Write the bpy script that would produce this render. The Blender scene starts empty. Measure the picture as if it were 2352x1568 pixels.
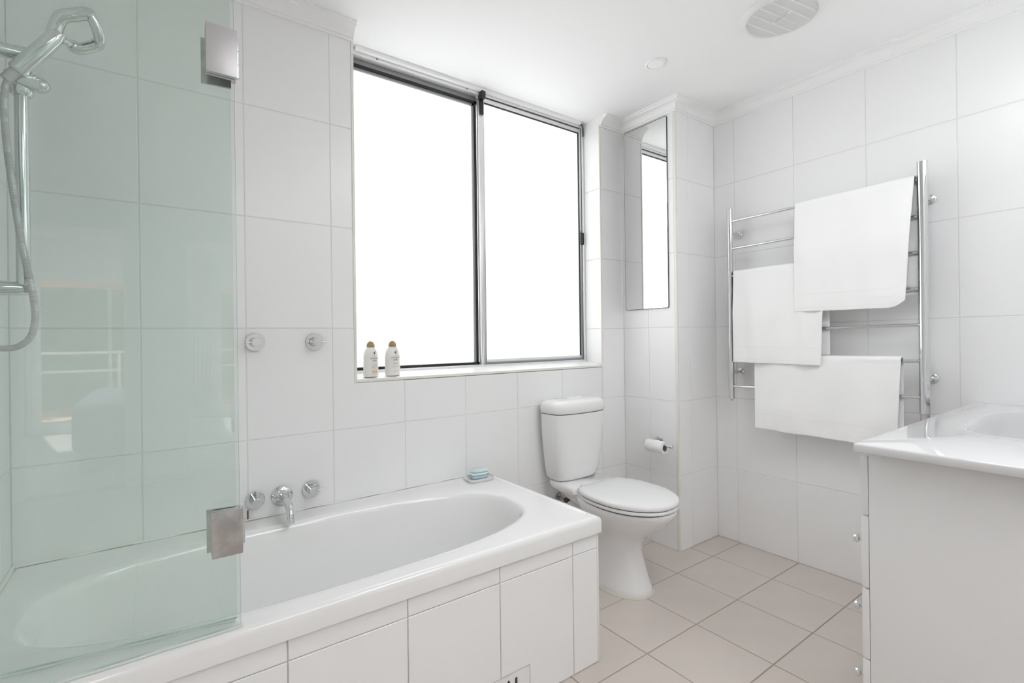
import bpy, bmesh, math, random
from mathutils import Vector, Matrix, noise
random.seed(7)
D = bpy.data
COL = bpy.context.scene.collection
SC = bpy.context.scene

# ------------------------------------------------------------------ camera
cam_d = D.cameras.new('camera'); cam = D.objects.new('camera', cam_d); COL.objects.link(cam)
yaw, roll = 0.62866, -0.0125
R_ = Vector((math.cos(yaw), -math.sin(yaw), 0)); F_ = Vector((math.sin(yaw), math.cos(yaw), 0)); U_ = Vector((0, 0, 1))
R2 = R_*math.cos(roll) + U_*math.sin(roll); U2 = -R_*math.sin(roll) + U_*math.cos(roll)
m = Matrix((R2, U2, -F_)).transposed().to_4x4(); m.translation = Vector((-2.25993, -1.97627, 1.15673))
cam.matrix_world = m
cam_d.sensor_width = 36; cam_d.lens = 1132.83/2352*36; cam_d.shift_y = -0.00418; cam_d.clip_start = 0.02
SC.camera = cam

# ------------------------------------------------------------------ world, lights, exposure
SC.view_settings.view_transform = 'Standard'; SC.view_settings.look = 'None'
SC.view_settings.gamma = 1.0; SC.view_settings.use_curve_mapping = False
SC.view_settings.exposure = 0.47
SC.cycles.use_denoising = True; SC.cycles.use_adaptive_sampling = True; SC.cycles.adaptive_threshold = 0.03
SC.cycles.max_bounces = 14; SC.cycles.diffuse_bounces = 9; SC.cycles.glossy_bounces = 6
SC.cycles.transmission_bounces = 12; SC.cycles.transparent_max_bounces = 16
SC.cycles.sample_clamp_indirect = 8
SC.cycles.caustics_reflective = False; SC.cycles.caustics_refractive = False
W = D.worlds.new('overcast_sky'); SC.world = W; W.use_nodes = True
bg = W.node_tree.nodes['Background']; bg.inputs[0].default_value = (0.95, 0.975, 1.0, 1); bg.inputs[1].default_value = 2.15

FILL_A, FILL_B, FILL_BAR = 6.6, 4.8, 2.2        # radiance of added fill lights: two ceiling panels and a vanity bar, out of view
sun_d = D.lights.new('sun', 'SUN'); sun_d.energy = 14.0; sun_d.angle = math.radians(1.5); sun_d.color = (1, .95, .87)
sun = D.objects.new('sun', sun_d); COL.objects.link(sun); sun.rotation_euler = Vector((.15, .75, -.60)).to_track_quat('-Z', 'Y').to_euler()

# ------------------------------------------------------------------ helpers
def mat(name, col, rough=0.5, metal=0.0, spec=0.5, bump=None, coat=0.0, emis=None, vary=None, **kw):
    m = D.materials.new(name); m.use_nodes = True; nt = m.node_tree; b = nt.nodes['Principled BSDF']
    b.inputs['Base Color'].default_value = (*col, 1); b.inputs['Roughness'].default_value = rough
    b.inputs['Metallic'].default_value = metal; b.inputs['Specular IOR Level'].default_value = spec
    b.inputs['Coat Weight'].default_value = coat
    if emis: b.inputs['Emission Color'].default_value = (*emis[0], 1); b.inputs['Emission Strength'].default_value = emis[1]
    tc = None
    if bump or vary:
        tc = nt.nodes.new('ShaderNodeTexCoord')
    if bump:
        n = nt.nodes.new('ShaderNodeTexNoise'); n.inputs['Scale'].default_value = bump[0]; n.inputs['Detail'].default_value = bump[2] if len(bump) > 2 else 3
        bp = nt.nodes.new('ShaderNodeBump'); bp.inputs['Strength'].default_value = bump[1]; bp.inputs['Distance'].default_value = 0.01
        nt.links.new(tc.outputs['Object'], n.inputs['Vector']); nt.links.new(n.outputs['Fac'], bp.inputs['Height']); nt.links.new(bp.outputs['Normal'], b.inputs['Normal'])
    if vary:   # (second colour, scale, lo, hi): blotchy glaze or body colour
        n = nt.nodes.new('ShaderNodeTexNoise'); n.inputs['Scale'].default_value = vary[1]; n.inputs['Detail'].default_value = 5
        r = nt.nodes.new('ShaderNodeMapRange'); r.inputs['From Min'].default_value = vary[2]; r.inputs['From Max'].default_value = vary[3]
        mx = nt.nodes.new('ShaderNodeMix'); mx.data_type = 'RGBA'; mx.inputs[6].default_value = (*col, 1); mx.inputs[7].default_value = (*vary[0], 1)
        nt.links.new(tc.outputs['Object'], n.inputs['Vector']); nt.links.new(n.outputs['Fac'], r.inputs['Value']); nt.links.new(r.outputs[0], mx.inputs[0]); nt.links.new(mx.outputs[2], b.inputs['Base Color'])
    return m

M = dict(
    tile=mat('white_glazed_tile', (.875, .875, .878), .30, bump=(3.5, .04)),
    grout=mat('pale_grey_grout', (.76, .76, .75), .8, bump=(120, .2)),
    paint=mat('white_ceiling_paint', (.905, .907, .905), .75, bump=(60, .03)),
    plaster=mat('white_plaster_cornice', (.90, .90, .895), .6),
    floor_tile=mat('beige_floor_tile', (.62, .555, .508), .36, bump=(40, .05), vary=((.60, .54, .498), 6, .4, .65)),
    floor_grout=mat('brown_floor_grout', (.34, .30, .27), .9),
    trim=mat('cream_edge_trim', (.82, .81, .75), .4),
    caulk=mat('yellowed_silicone', (.86, .855, .82), .5, vary=((.74, .71, .60), 14, .55, .75)),
    rust=mat('rusty_stain', (.22, .13, .08), .8),
    bath=mat('white_bath_enamel', (.855, .855, .85), .12, coat=.3),
    ceramic=mat('white_vitreous_china', (.84, .84, .84), .1, coat=.3),
    seat=mat('white_seat_plastic', (.81, .81, .81), .22),
    chrome=mat('polished_chrome', (.72, .73, .74), .07, 1.0),
    brushed=mat('satin_steel', (.58, .57, .58), .42, 1.0),
    dark_chrome=mat('tarnished_chrome', (.46, .45, .45), .25, 1.0, vary=((.58, .58, .58), 30, .4, .6)),
    alu=mat('aluminium_frame', (.80, .80, .81), .35, .6),
    alu_dark=mat('dark_aluminium', (.30, .30, .30), .45, .7),  # darker aluminium of the outer rail, glazing bead and screws
    black=mat('black_rubber', (.015, .015, .017), .5),
    laminate=mat('white_laminate', (.83, .83, .835), .3),
    marble=mat('white_cast_marble', (.70, .70, .71), .06, coat=.4),
    towel=mat('white_terry_cotton', (.95, .95, .95), .95, spec=.1, bump=(900, .2)),
    paper=mat('white_tissue_paper', (.88, .88, .87), .95, spec=.1),
    card=mat('grey_cardboard_core', (.35, .33, .31), .9),
    bottle=mat('cream_bottle_plastic', (.80, .79, .75), .35),
    cap=mat('gold_brown_cap', (.33, .235, .105), .35),
    ink=mat('grey_brown_ink', (.13, .11, .10), .6),
    ink_blue=mat('pale_blue_ink', (.55, .60, .72), .6),
    ink_orange=mat('pale_orange_ink', (.78, .50, .25), .6),
    soap_blue=mat('pale_blue_soap', (.66, .78, .80), .4),
    soap_dark=mat('deeper_blue_soap', (.46, .62, .68), .4),
    soap_yellow=mat('pale_yellow_soap', (.80, .78, .62), .4),
    dish=mat('translucent_white_plastic', (.76, .76, .77), .2),
    grille=mat('white_fan_plastic', (.80, .81, .80), .4),
    grille_in=mat('fan_recess', (.42, .42, .42), .8),
    carpet=mat('pale_grey_carpet', (.62, .61, .60), .95, bump=(300, .4)),
    bed=mat('lilac_grey_bedspread', (.50, .51, .60), .9, bump=(30, .2)),
    curtain=mat('white_curtain', (.80, .79, .80), .9),
    leaf=mat('garden_leaf', (.10, .16, .09), .6, vary=((.22, .28, .14), 6, .4, .6)),
    timber=mat('orange_timber_deck', (.55, .30, .16), .6),
    awning=mat('peach_awning_cloth', (.85, .50, .33), .8),
    vinyl=mat('clear_vinyl_seal', (.72, .78, .75), .3),
    old_caulk=mat('aged_silicone', (.66, .64, .57), .5),
    valve=mat('dark_braided_hose', (.10, .10, .10), .4, .6),
)
def mix_mat(name, build):
    m = D.materials.new(name); m.use_nodes = True; nt = m.node_tree
    for n in list(nt.nodes):
        if n.type != 'OUTPUT_MATERIAL': nt.nodes.remove(n)
    out = next(n for n in nt.nodes if n.type == 'OUTPUT_MATERIAL')
    nt.links.new(build(nt), out.inputs['Surface']); return m
def _frost(nt):
    t = nt.nodes.new('ShaderNodeBsdfTranslucent'); t.inputs[0].default_value = (.97, .97, .96, 1)
    d = nt.nodes.new('ShaderNodeBsdfDiffuse'); d.inputs[0].default_value = (.9, .9, .9, 1)
    mx = nt.nodes.new('ShaderNodeMixShader'); mx.inputs[0].default_value = .12
    nt.links.new(t.outputs[0], mx.inputs[1]); nt.links.new(d.outputs[0], mx.inputs[2]); return mx.outputs[0]
M['frost'] = mix_mat('frosted_window_glass', _frost)
def _tint(col, k):
    def f(nt):
        t = nt.nodes.new('ShaderNodeBsdfTransparent'); t.inputs[0].default_value = (*col, 1)
        g = nt.nodes.new('ShaderNodeBsdfGlossy'); g.inputs['Roughness'].default_value = 0.0
        fr = nt.nodes.new('ShaderNodeFresnel'); fr.inputs['IOR'].default_value = k
        mx = nt.nodes.new('ShaderNodeMixShader')
        ge = nt.nodes.new('ShaderNodeNewGeometry'); mu = nt.nodes.new('ShaderNodeMath'); mu.operation = 'SUBTRACT'; mu.use_clamp = True   # outer surfaces reflect, the inner side of each face does not
        nt.links.new(fr.outputs[0], mu.inputs[0]); nt.links.new(ge.outputs['Backfacing'], mu.inputs[1])
        nt.links.new(mu.outputs[0], mx.inputs[0]); nt.links.new(t.outputs[0], mx.inputs[1]); nt.links.new(g.outputs[0], mx.inputs[2]); return mx.outputs[0]
    return f
M['glass'] = mix_mat('green_tinted_glass', _tint((.945, .973, .960), 1.75))
M['clear'] = mix_mat('clear_glass', _tint((.98, .98, .98), 1.45))
M['glass_edge'] = mat('green_glass_edge', (.42, .54, .50), .1)
M['mirror'] = mat('mirror_silver', (.90, .91, .90), .0, 1.0)

WLOC = {}
def empty(name, loc, label=None, cat=None, group=None):
    o = D.objects.new(name, None); COL.objects.link(o); o.location = loc; o.empty_display_size = .05
    WLOC[o.name] = Vector(loc)
    if label: o['label'] = label
    if cat: o['category'] = cat
    if group: o['group'] = group
    return o
def tag(o, label=None, cat=None, group=None, kind=None):
    if label: o['label'] = label
    if cat: o['category'] = cat
    if group: o['group'] = group
    if kind: o['kind'] = kind
    return o

def spline0(pts, n=6):
    P = [Vector(p) for p in pts]; out = []
    for i in range(len(P)-1):
        p0, p1, p2, p3 = P[max(i-1, 0)], P[i], P[i+1], P[min(i+2, len(P)-1)]
        for k in range(n):
            t = k/n; out.append(.5*((2*p1)+(p2-p0)*t+(2*p0-5*p1+4*p2-p3)*t*t+(3*p1-p0-3*p2+p3)*t**3))
    return out+[P[-1]]
class MB:
    """collects shapes in world coordinates"""
    def __init__(s): s.v = []; s.f = []
    def add(s, vs, fs):
        k = len(s.v); s.v += [Vector(p) for p in vs]; s.f += [[i+k for i in f] for f in fs]; return s
    def box(s, lo, hi):
        (x0, y0, z0), (x1, y1, z1) = lo, hi
        return s.add([(x0,y0,z0),(x1,y0,z0),(x1,y1,z0),(x0,y1,z0),(x0,y0,z1),(x1,y0,z1),(x1,y1,z1),(x0,y1,z1)],
                     [(0,3,2,1),(4,5,6,7),(0,1,5,4),(1,2,6,5),(2,3,7,6),(3,0,4,7)])
    def loft(s, rings, cap0=True, cap1=True, closed=False):
        n = len(rings[0]); vs = [p for r in rings for p in r]; fs = []
        m_ = len(rings)
        for i in range(m_ if closed else m_-1):
            a = i*n; b = ((i+1) % m_)*n
            for j in range(n): fs.append((a+j, a+(j+1) % n, b+(j+1) % n, b+j))
        if not closed:
            if cap0: fs.append(tuple(range(n))[::-1])
            if cap1: fs.append(tuple(range((m_-1)*n, m_*n)))
        return s.add(vs, fs)
    def tube(s, pts, rad, n=12, cap=True, closed=False, squash=None):
        pts = [Vector(p) for p in pts]; rs = rad if isinstance(rad, (list, tuple)) else [rad]*len(pts); rings = []
        L = len(pts)
        def tan(i):
            a = pts[(i-1) % L] if (closed or i > 0) else pts[i]; b = pts[(i+1) % L] if (closed or i < L-1) else pts[i]
            return (b-a).normalized()
        t = tan(0); ref = Vector((0, 0, 1)) if abs(t.z) < .9 else Vector((0, 1, 0))
        u = t.cross(ref).normalized()
        for i in range(L):
            t = tan(i); u = (u - t*u.dot(t)).normalized(); w = t.cross(u)
            r = rs[i]; ring = []
            for j in range(n):
                a = 2*math.pi*j/n; d = u*math.cos(a) + w*math.sin(a)
                if squash: ax, k = squash; ax = Vector(ax); d = d + ax*(d.dot(ax))*(k-1)
                ring.append(pts[i] + d*r)
            rings.append(ring)
        return s.loft(rings, cap, cap, closed)
    def lathe(s, prof, origin, axis, n=24):
        """prof: (distance along axis, radius)"""
        o = Vector(origin); ax = Vector(axis).normalized(); ref = Vector((0, 0, 1)) if abs(ax.z) < .9 else Vector((1, 0, 0))
        u = ax.cross(ref).normalized(); w = ax.cross(u)
        return s.loft([[o + ax*d + (u*math.cos(2*math.pi*j/n) + w*math.sin(2*math.pi*j/n))*max(r, 1e-5) for j in range(n)] for d, r in prof])
    def build(s, name, material, parent=None, smooth=False, bevel=0, seg=2, sharp=35, subsurf=0):
        org = Vector((0, 0, 0))
        if parent is not None: org = WLOC[parent.name]
        elif s.v:
            lo = Vector([min(p[i] for p in s.v) for i in range(3)]); hi = Vector([max(p[i] for p in s.v) for i in range(3)])
            org = (lo+hi)/2; org.z = lo.z
        me = D.meshes.new(name); me.from_pydata([p-org for p in s.v], [], s.f)
        bm = bmesh.new(); bm.from_mesh(me); bmesh.ops.remove_doubles(bm, verts=bm.verts, dist=1e-5)
        bmesh.ops.recalc_face_normals(bm, faces=bm.faces)
        if bevel:
            es = [e for e in bm.edges if len(e.link_faces) == 2 and e.calc_face_angle(0) > math.radians(50)]
            bmesh.ops.bevel(bm, geom=es, offset=bevel, segments=seg, profile=.6, affect='EDGES', clamp_overlap=True)
        if smooth or bevel:
            for f in bm.faces: f.smooth = True
            for e in bm.edges:
                if len(e.link_faces) == 2 and e.calc_face_angle(0) > math.radians(sharp): e.smooth = False
        bm.to_mesh(me); bm.free()
        for mm in (material if isinstance(material, (list, tuple)) else [material]): me.materials.append(M[mm] if isinstance(mm, str) else mm)
        o = D.objects.new(name, me); COL.objects.link(o)
        if parent is not None: o.parent = parent; WLOC[o.name] = org.copy()
        else: o.location = org; WLOC[o.name] = org.copy()
        if subsurf:
            md = o.modifiers.new('subsurf', 'SUBSURF'); md.levels = subsurf; md.render_levels = subsurf
        return o
    def unit(s): pass

def struct(o, label=None, cat='wall'):
    o['kind'] = 'structure'
    if label: o['label'] = label; o['category'] = cat
    return o

# tile on a plane: origin O, in-plane axes a, b, outward normal n; quad corners in (a, b) coordinates
TILE_CACHE = {}
def tile(parent, O, a, b, n, q, th=.006, gap=.0032, m_='tile', bev=.0012, tilt=.0004):
    O, a, b, n = map(Vector, (O, a, b, n))
    c0 = Vector((sum(p[0] for p in q)/4, sum(p[1] for p in q)/4))
    h = gap/2
    pts = []
    for p in q:
        pts.append((p[0]-c0.x - math.copysign(h, p[0]-c0.x), p[1]-c0.y - math.copysign(h, p[1]-c0.y)))
    if abs(pts[1][0]-pts[0][0]) < .004 or abs(pts[2][1]-pts[1][1]) < .004: return None
    key = (m_, tuple(a), tuple(b), tuple(n)) + tuple(round(v, 4) for p in pts for v in p)
    me = TILE_CACHE.get(key)
    if me is None:
        vs = []
        for k, ins in ((-th, 0), (-bev, 0), (0, bev)):
            for p in pts: vs.append(a*(p[0]-math.copysign(ins, p[0])) + b*(p[1]-math.copysign(ins, p[1])) + n*k)
        fs = [(8, 9, 10, 11), (3, 2, 1, 0)] + [(k+j, k+(j+1) % 4, k+4+(j+1) % 4, k+4+j) for k in (0, 4) for j in range(4)]
        me = D.meshes.new('tile'); me.from_pydata(vs, [], fs)
        bm = bmesh.new(); bm.from_mesh(me); bmesh.ops.recalc_face_normals(bm, faces=bm.faces); bm.to_mesh(me); bm.free()
        me.materials.append(M[m_]); TILE_CACHE[key] = me
    o = D.objects.new('tile', me); COL.objects.link(o); o.parent = parent
    o.location = O + a*c0.x + b*c0.y - WLOC[parent.name]
    o.rotation_euler = [random.uniform(-tilt, tilt) for _ in range(3)]
    return o
def tile_poly(parent, O, a, b, n, poly, th=.006, m_='tile', ins=.0016):
    O, a, b, n = map(Vector, (O, a, b, n)); L = len(poly); area = sum(poly[i][0]*poly[(i+1) % L][1]-poly[(i+1) % L][0]*poly[i][1] for i in range(L))
    def off(d):
        out = []
        for i in range(L):
            p0, p1, p2 = Vector(poly[i-1]), Vector(poly[i]), Vector(poly[(i+1) % L]); e0 = (p1-p0).normalized(); e1 = (p2-p1).normalized()
            n0 = Vector((-e0.y, e0.x))*(1 if area > 0 else -1); n1 = Vector((-e1.y, e1.x))*(1 if area > 0 else -1); out.append(p1+(n0+n1)*d)
        return out
    mb = MB(); V = [[O+a*p.x+b*p.y+n*k for p in off(d)] for k, d in ((-th, ins), (-.0012, ins), (0, ins+.0012))]
    return mb.loft(V).build('tile', m_, parent)
def grid(parent, O, a, b, n, us, vs, skip=None, slope=0, vlo=None, vhi=None, **kw):
    """columns us, rows vs; slope: rows drift along a"""
    for i in range(len(us)-1):
        for j in range(len(vs)-1):
            u0, u1, v0, v1 = us[i], us[i+1], vs[j], vs[j+1]
            def Z(v, u):
                z = v + slope*(u-us[0])
                if vlo is not None and v <= vlo+1e-6: z = vlo
                if vhi is not None and v >= vhi-1e-6: z = vhi
                return z
            if skip and skip(u0, u1, v0, v1): continue
            tile(parent, O, a, b, n, [(u0, Z(v0, u0)), (u1, Z(v0, u1)), (u1, Z(v1, u1)), (u0, Z(v1, u0))], **kw)

# ------------------------------------------------------------------ dimensions
XL = -2.593; DC = .3666; RW = .3633; ZC = 2.41; ZT = 2.36
WX0, WX1, WZ0 = -1.601, -.188, .985
FY = .125                       # window frame front
H = .4
g = .0013                       # grout recess behind tile faces

# ------------------------------------------------------------------ large structure
b = MB()
b.box((XL-.2, g, -.1), (WX0, .30, ZC)); b.box((WX1, g, -.1), (.6, .30, ZC)); b.box((WX0, g, -.1), (WX1, .30, WZ0-.006))
wall_back = struct(b.build('wall_back', 'grout'), 'white tiled wall around the frosted window behind the bath')
wall_nook = struct(MB().box((g, -DC+g, -.1), (RW+.25, g, ZC)).build('wall_pier', 'grout'), 'white tiled boxed-out pier carrying the narrow mirror')
wall_right = struct(MB().box((RW+g, -2.30, -.1), (RW+.25, -DC+g, ZC)).build('wall_right', 'grout'), 'white tiled wall behind the heated towel rail')
wall_left = struct(MB().box((XL-.15, -1.05, -.1), (XL-g, g, ZC)).build('wall_left', 'grout'), 'white tiled wall at the shower end of the bath')
struct(MB().box((-.84, -4.62, -.1), (-.70, -2.301, ZC)).build('wall_side', 'paint'), 'plain white hall wall behind the camera')
b = MB().box((-.84, -2.30, -.1), (RW+g, -2.022, ZC))
wall_front = struct(b.build('wall_front', 'paint'), 'plain white painted wall behind the vanity')
# hall side, behind the camera: wall with an open doorway, then a bedroom
DX0, DX1, DY, DH = -3.05, -2.45, -4.5, 2.04
b = MB()
b.box((-3.75, -1.05, -.1), (XL-.15, -.93, ZC)); b.box((-3.75, -4.62, -.1), (-3.6, -1.05, ZC))
b.box((-3.6, DY-.12, -.1), (DX0, DY, ZC)); b.box((DX1, DY-.12, -.1), (-.84, DY, ZC)); b.box((DX0, DY-.12, DH), (DX1, DY, ZC))
struct(b.build('wall_rear', 'paint'), 'plain white wall with an open doorway behind the camera')
b = MB()
for x0, x1 in ((DX0-.06, DX0), (DX1, DX1+.06)): b.box((x0, DY, 0), (x1, DY+.02, DH+.06))
b.box((DX0, DY, DH), (DX1, DY+.02, DH+.06))
struct(b.build('door_1', 'paint'), 'white doorway surround of the bedroom', 'doorway')
BY = -8.0
b = MB()
b.box((-5.2, BY-.12, -.1), (-3.45, BY, 2.5)); b.box((-2.0, BY-.12, -.1), (-.3, BY, 2.5)); b.box((-3.45, BY-.12, 1.98), (-2.0, BY, 2.5)); b.box((-3.45, BY-.12, -.1), (-2.0, BY, .12))
b.box((-5.3, BY, -.1), (-5.2, DY-.12, 2.5)); b.box((-.3, BY, -.1), (-.2, DY-.12, 2.5)); b.box((-5.2, DY-.22, -.1), (-3.75, DY-.12, 2.5)); b.box((-.84, DY-.22, -.1), (-.3, DY-.12, 2.5))
struct(b.build('wall_bedroom', 'paint'), 'bedroom wall with a wide glazed opening beyond the doorway')
win2 = b = MB()
for x in (-3.45, -2.75, -2.03): b.box((x, BY-.07, .12), (x+.035, BY-.03, 1.98))
for z in (.12, 1.945): b.box((-3.45, BY-.07, z), (-2.0, BY-.03, z+.035))
w2 = struct(b.build('window_2', 'paint'), 'white framed glazed bedroom doors seen only in reflection', 'window')
MB().box((-3.42, BY-.055, .15), (-2.75, BY-.049, 1.95)).build('pane', 'clear', w2)
MB().box((-2.72, BY-.055, .15), (-2.03, BY-.049, 1.95)).build('pane', 'clear', w2)
# floor
fl = MB(); fl.box((-3.75, -4.62, -.12), (RW+.25, .3, -.0022))
floor = struct(fl.build('floor', 'floor_grout'), 'beige square-tiled bathroom floor', 'floor')
struct(MB().box((-5.3, BY-.12, -.12), (-.2, DY-.12, 0)).build('floor_bedroom', 'carpet'), 'pale carpet of the bedroom beyond the doorway', 'floor')
xs = [-.2105 + .304*k for k in range(-12, 3)]; xs = [x for x in xs if x < RW-.01] + [RW]; xs = [max(x, -3.6) for x in xs]
ys = [0, -.196, -.5005] + [-.5005-.3045*k for k in range(1, 14)]; ys = [max(y, -4.5) for y in ys]
for i in range(len(xs)-1):
    for j in range(len(ys)-1):
        x0, x1, y1, y0 = xs[i], xs[i+1], ys[j], ys[j+1]
        if x1-x0 < .01 or y1-y0 < .01: continue
        if x1 < -1.2 and y0 > -.70: continue                # under the bath
        if x0 > -.02 and y0 > -DC: continue                 # under the pier
        if x0 > -.02 and y1 > -DC: y1 = -DC
        if x0 > -.80 and y1 < -2.02: continue
        tile(floor, (0, 0, 0), (1, 0, 0), (0, 1, 0), (0, 0, 1), [(x0, y0), (x1, y0), (x1, y1), (x0, y1)], m_='floor_tile', gap=.004, tilt=.0003)
# ceiling
b = MB(); b.box((-3.75, -4.62, ZC), (RW+.25, .30, ZC+.12))
ceiling = struct(b.build('ceiling', 'paint'), 'flat white painted ceiling', 'ceiling')
struct(MB().box((-5.3, BY-.12, 2.5), (-.2, DY-.12, 2.6)).build('ceiling_bedroom', 'paint'), 'white bedroom ceiling beyond the doorway', 'ceiling')

# ------------------------------------------------------------------ wall tiles
rows = [0] + [H*k for k in range(1, 6)] + [ZT]
cx = [XL] + [-(.19343+.3*k) for k in range(7, -1, -1)] + [0]
O = (0, 0, 0)
X_, Y_, Z_ = (1, 0, 0), (0, 1, 0), (0, 0, 1)
for i in range(len(cx)-1):
    for j in range(len(rows)-1):
        u0, u1, v0, v1 = cx[i], cx[i+1], rows[j], rows[j+1]
        if u1 <= -1.0 and v1 <= .41: continue           # behind the bath
        if u1 > WX0 and u0 < WX1 and v1 > WZ0:          # window opening
            if u0 < WX0 and v0 < WZ0:
                tile_poly(wall_back, O, X_, Z_, (0, -1, 0), [(u0, v0), (u1, v0), (u1, WZ0-.003), (WX0-.005, WZ0-.003), (WX0-.005, v1), (u0, v1)]); continue
            if u0 < WX0: u1 = WX0-.006
            elif u1 > WX1: u0 = WX1+.006
            if u1 > WX0 and u0 < WX1:
                if v0 < WZ0: v1 = WZ0-.004
                else: continue
            elif v0 < WZ0 < v1 and False: pass
        tile(wall_back, O, X_, Z_, (0, -1, 0), [(u0, v0), (u1, v0), (u1, v1), (u0, v1)])
# strip of the cut column left of / beside the opening below sill level is part of the same tiles
# jamb tiles (right jamb faces -x, left jamb faces +x)
jr = [WZ0+.012] + [H*k for k in range(3, 6)] + [2.335]
wj = struct(MB().box((WX1-.0005, -.001, 2.333), (WX1+.03, FY, ZC)).build('trim_1', 'plaster'), 'white plaster patch above the right window jamb', 'trim')
for j in range(len(jr)-1):
    tile(wall_back, (WX1-.004, 0, 0), Y_, Z_, (-1, 0, 0), [(.0, jr[j]), (FY, jr[j]), (FY, jr[j+1]), (.0, jr[j+1])])
    tile(wall_back, (WX0+.004, 0, 0), Y_, Z_, (1, 0, 0), [(.0, jr[j]), (FY, jr[j]), (FY, jr[j+1]), (.0, jr[j+1])])
# window sill: sloping tiles
sx = [WX0, -1.43, -1.11, -.79, -.465, WX1]
sl = Vector((0, 1, .13)).normalized(); sn = Vector((0, -.13, 1)).normalized()
for i in range(len(sx)-1):
    tile(wall_back, (0, -.003, .9935), X_, tuple(sl), tuple(sn), [(sx[i], .002), (sx[i+1], .002), (sx[i+1], FY+.02), (sx[i], FY+.02)])
# pier: side face with mirror (x = 0), front face (y = -DC)
for u0, u1 in ((-DC+.012, -.18088), (-.18088, 0)):
    for j in range(len(rows)-1):
        tile(wall_nook, O, Y_, Z_, (-1, 0, 0), [(u0, rows[j]), (u1, rows[j]), (u1, rows[j+1]), (u0, rows[j+1])])
for u0, u1 in ((.012, .118), (.118, RW)):
    for j in range(len(rows)-1):
        tile(wall_nook, (0, -DC, 0), X_, Z_, (0, -1, 0), [(u0, rows[j]), (u1, rows[j]), (u1, rows[j+1]), (u0, rows[j+1])])
# right wall
ry = [-DC] + [-(DC+.12246+.31371*k) for k in range(5)] + [-2.02]
grid(wall_right, (RW, 0, 0), (0, -1, 0), Z_, (-1, 0, 0), [-y for y in ry], rows, slope=.012, vlo=0, vhi=ZT)
# left wall
ly = [0, -.12, -.42, -.72, -1.02]
grid(wall_left, (XL, 0, 0), (0, -1, 0), Z_, (1, 0, 0), [-y for y in ly], rows)

# edge trims (creamy plastic tile trim)
def strip(lo, hi, parent, mm='trim', bevel=.002):
    return MB().box(lo, hi).build('edge_trim', mm, parent, bevel=bevel)
strip((WX0-.007, -.0025, WZ0-.004), (WX0+.004, .006, ZT), wall_back)
strip((WX0-.005, -.003, WZ0-.003), (WX1+.005, .006, WZ0+.009), wall_back)
strip((WX1-.005, -.002, WZ0+.009), (WX1+.005, .006, ZT), wall_back)
strip((-.0015, -DC-.0015, 0), (.012, -DC+.012, ZT), wall_nook, bevel=.004)

# cornice: profile swept along runs; (out from wall, z)
CP = [(0, ZT-.008), (.008, ZT-.008), (.0085, ZT+.001), (.014, ZT+.003), (.018, ZT+.012), (.024, ZT+.022), (.034, ZT+.031), (.046, ZT+.035), (.047, ZT+.041), (.056, ZT+.042), (.056, ZC+.001), (0, ZC+.001)]
def cornice(name, pts, outs, label):
    """pts: corner points in plan; outs: mitre vector at each point"""
    o = MB().loft([[Vector((p[0], p[1], 0)) + Vector((q[0], q[1], 0))*d + Vector((0, 0, z)) for d, z in CP] for p, q in zip(pts, outs)]).build(name, 'plaster', smooth=True, sharp=40)
    return struct(o, label, 'cornice')
cornice('trim_2', [(XL, -1.04), (XL, 0), (WX0+.002, 0)], [(1, 0), (1, -1), (0, -1)], 'white coved cornice above the shower end tiles')
cornice('trim_3', [(WX1+.001, 0), (0, 0), (0, -DC), (RW, -DC), (RW, -2.02)], [(0, -1), (-1, -1), (-1, -1), (-1, -1), (-1, 0)], 'white coved cornice running round the pier and along the right wall')
# window head strip
struct(MB().box((WX0+.05, FY-.022, ZC-.016), (WX1-.04, FY+.02, ZC+.001)).build('trim_4', 'plaster', bevel=.003), 'thin white plaster strip above the window frame', 'trim')
# silicone joints
b = MB(); n = 40
b.tube([(XL+.003+(1.61)*k/n, -.004, .5185+.0015*math.sin(k*1.3)) for k in range(n+1)], [.0035+.001*math.sin(k*2.1) for k in range(n+1)], 8)
b.tube([(XL+.004, -.004-.73*k/n, .5185) for k in range(n+1)], .005, 8)
BEAD = b

# ------------------------------------------------------------------ window
y0 = FY; WZB = 1.013; WZH = 2.392
win = empty('window_1', ((WX0+WX1)/2, y0, WZB), 'frosted aluminium sliding window above the bath', 'window'); win['kind'] = 'structure'
XM = -.915                                       # meeting stile
fr = MB()
fr.box((WX0-.01, y0, WZB-.02), (WX1+.004, y0+.085, WZB+.007))          # bottom track
fr.box((WX0-.01, y0-.006, WZB-.022), (WX1-.004, y0+.004, WZB-.004))
fr.box((WX0-.01, y0, WZH-.010), (WX1+.004, y0+.085, ZC))               # head
fr.box((WX1-.018, y0-.002, WZB), (WX1+.006, y0+.085, WZH))             # right jamb
fr.box((WX0-.01, y0, WZB), (WX0+.012, y0+.085, WZH))                   # left jamb
fr.build('frame', 'alu', win, bevel=.0015)
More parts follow.
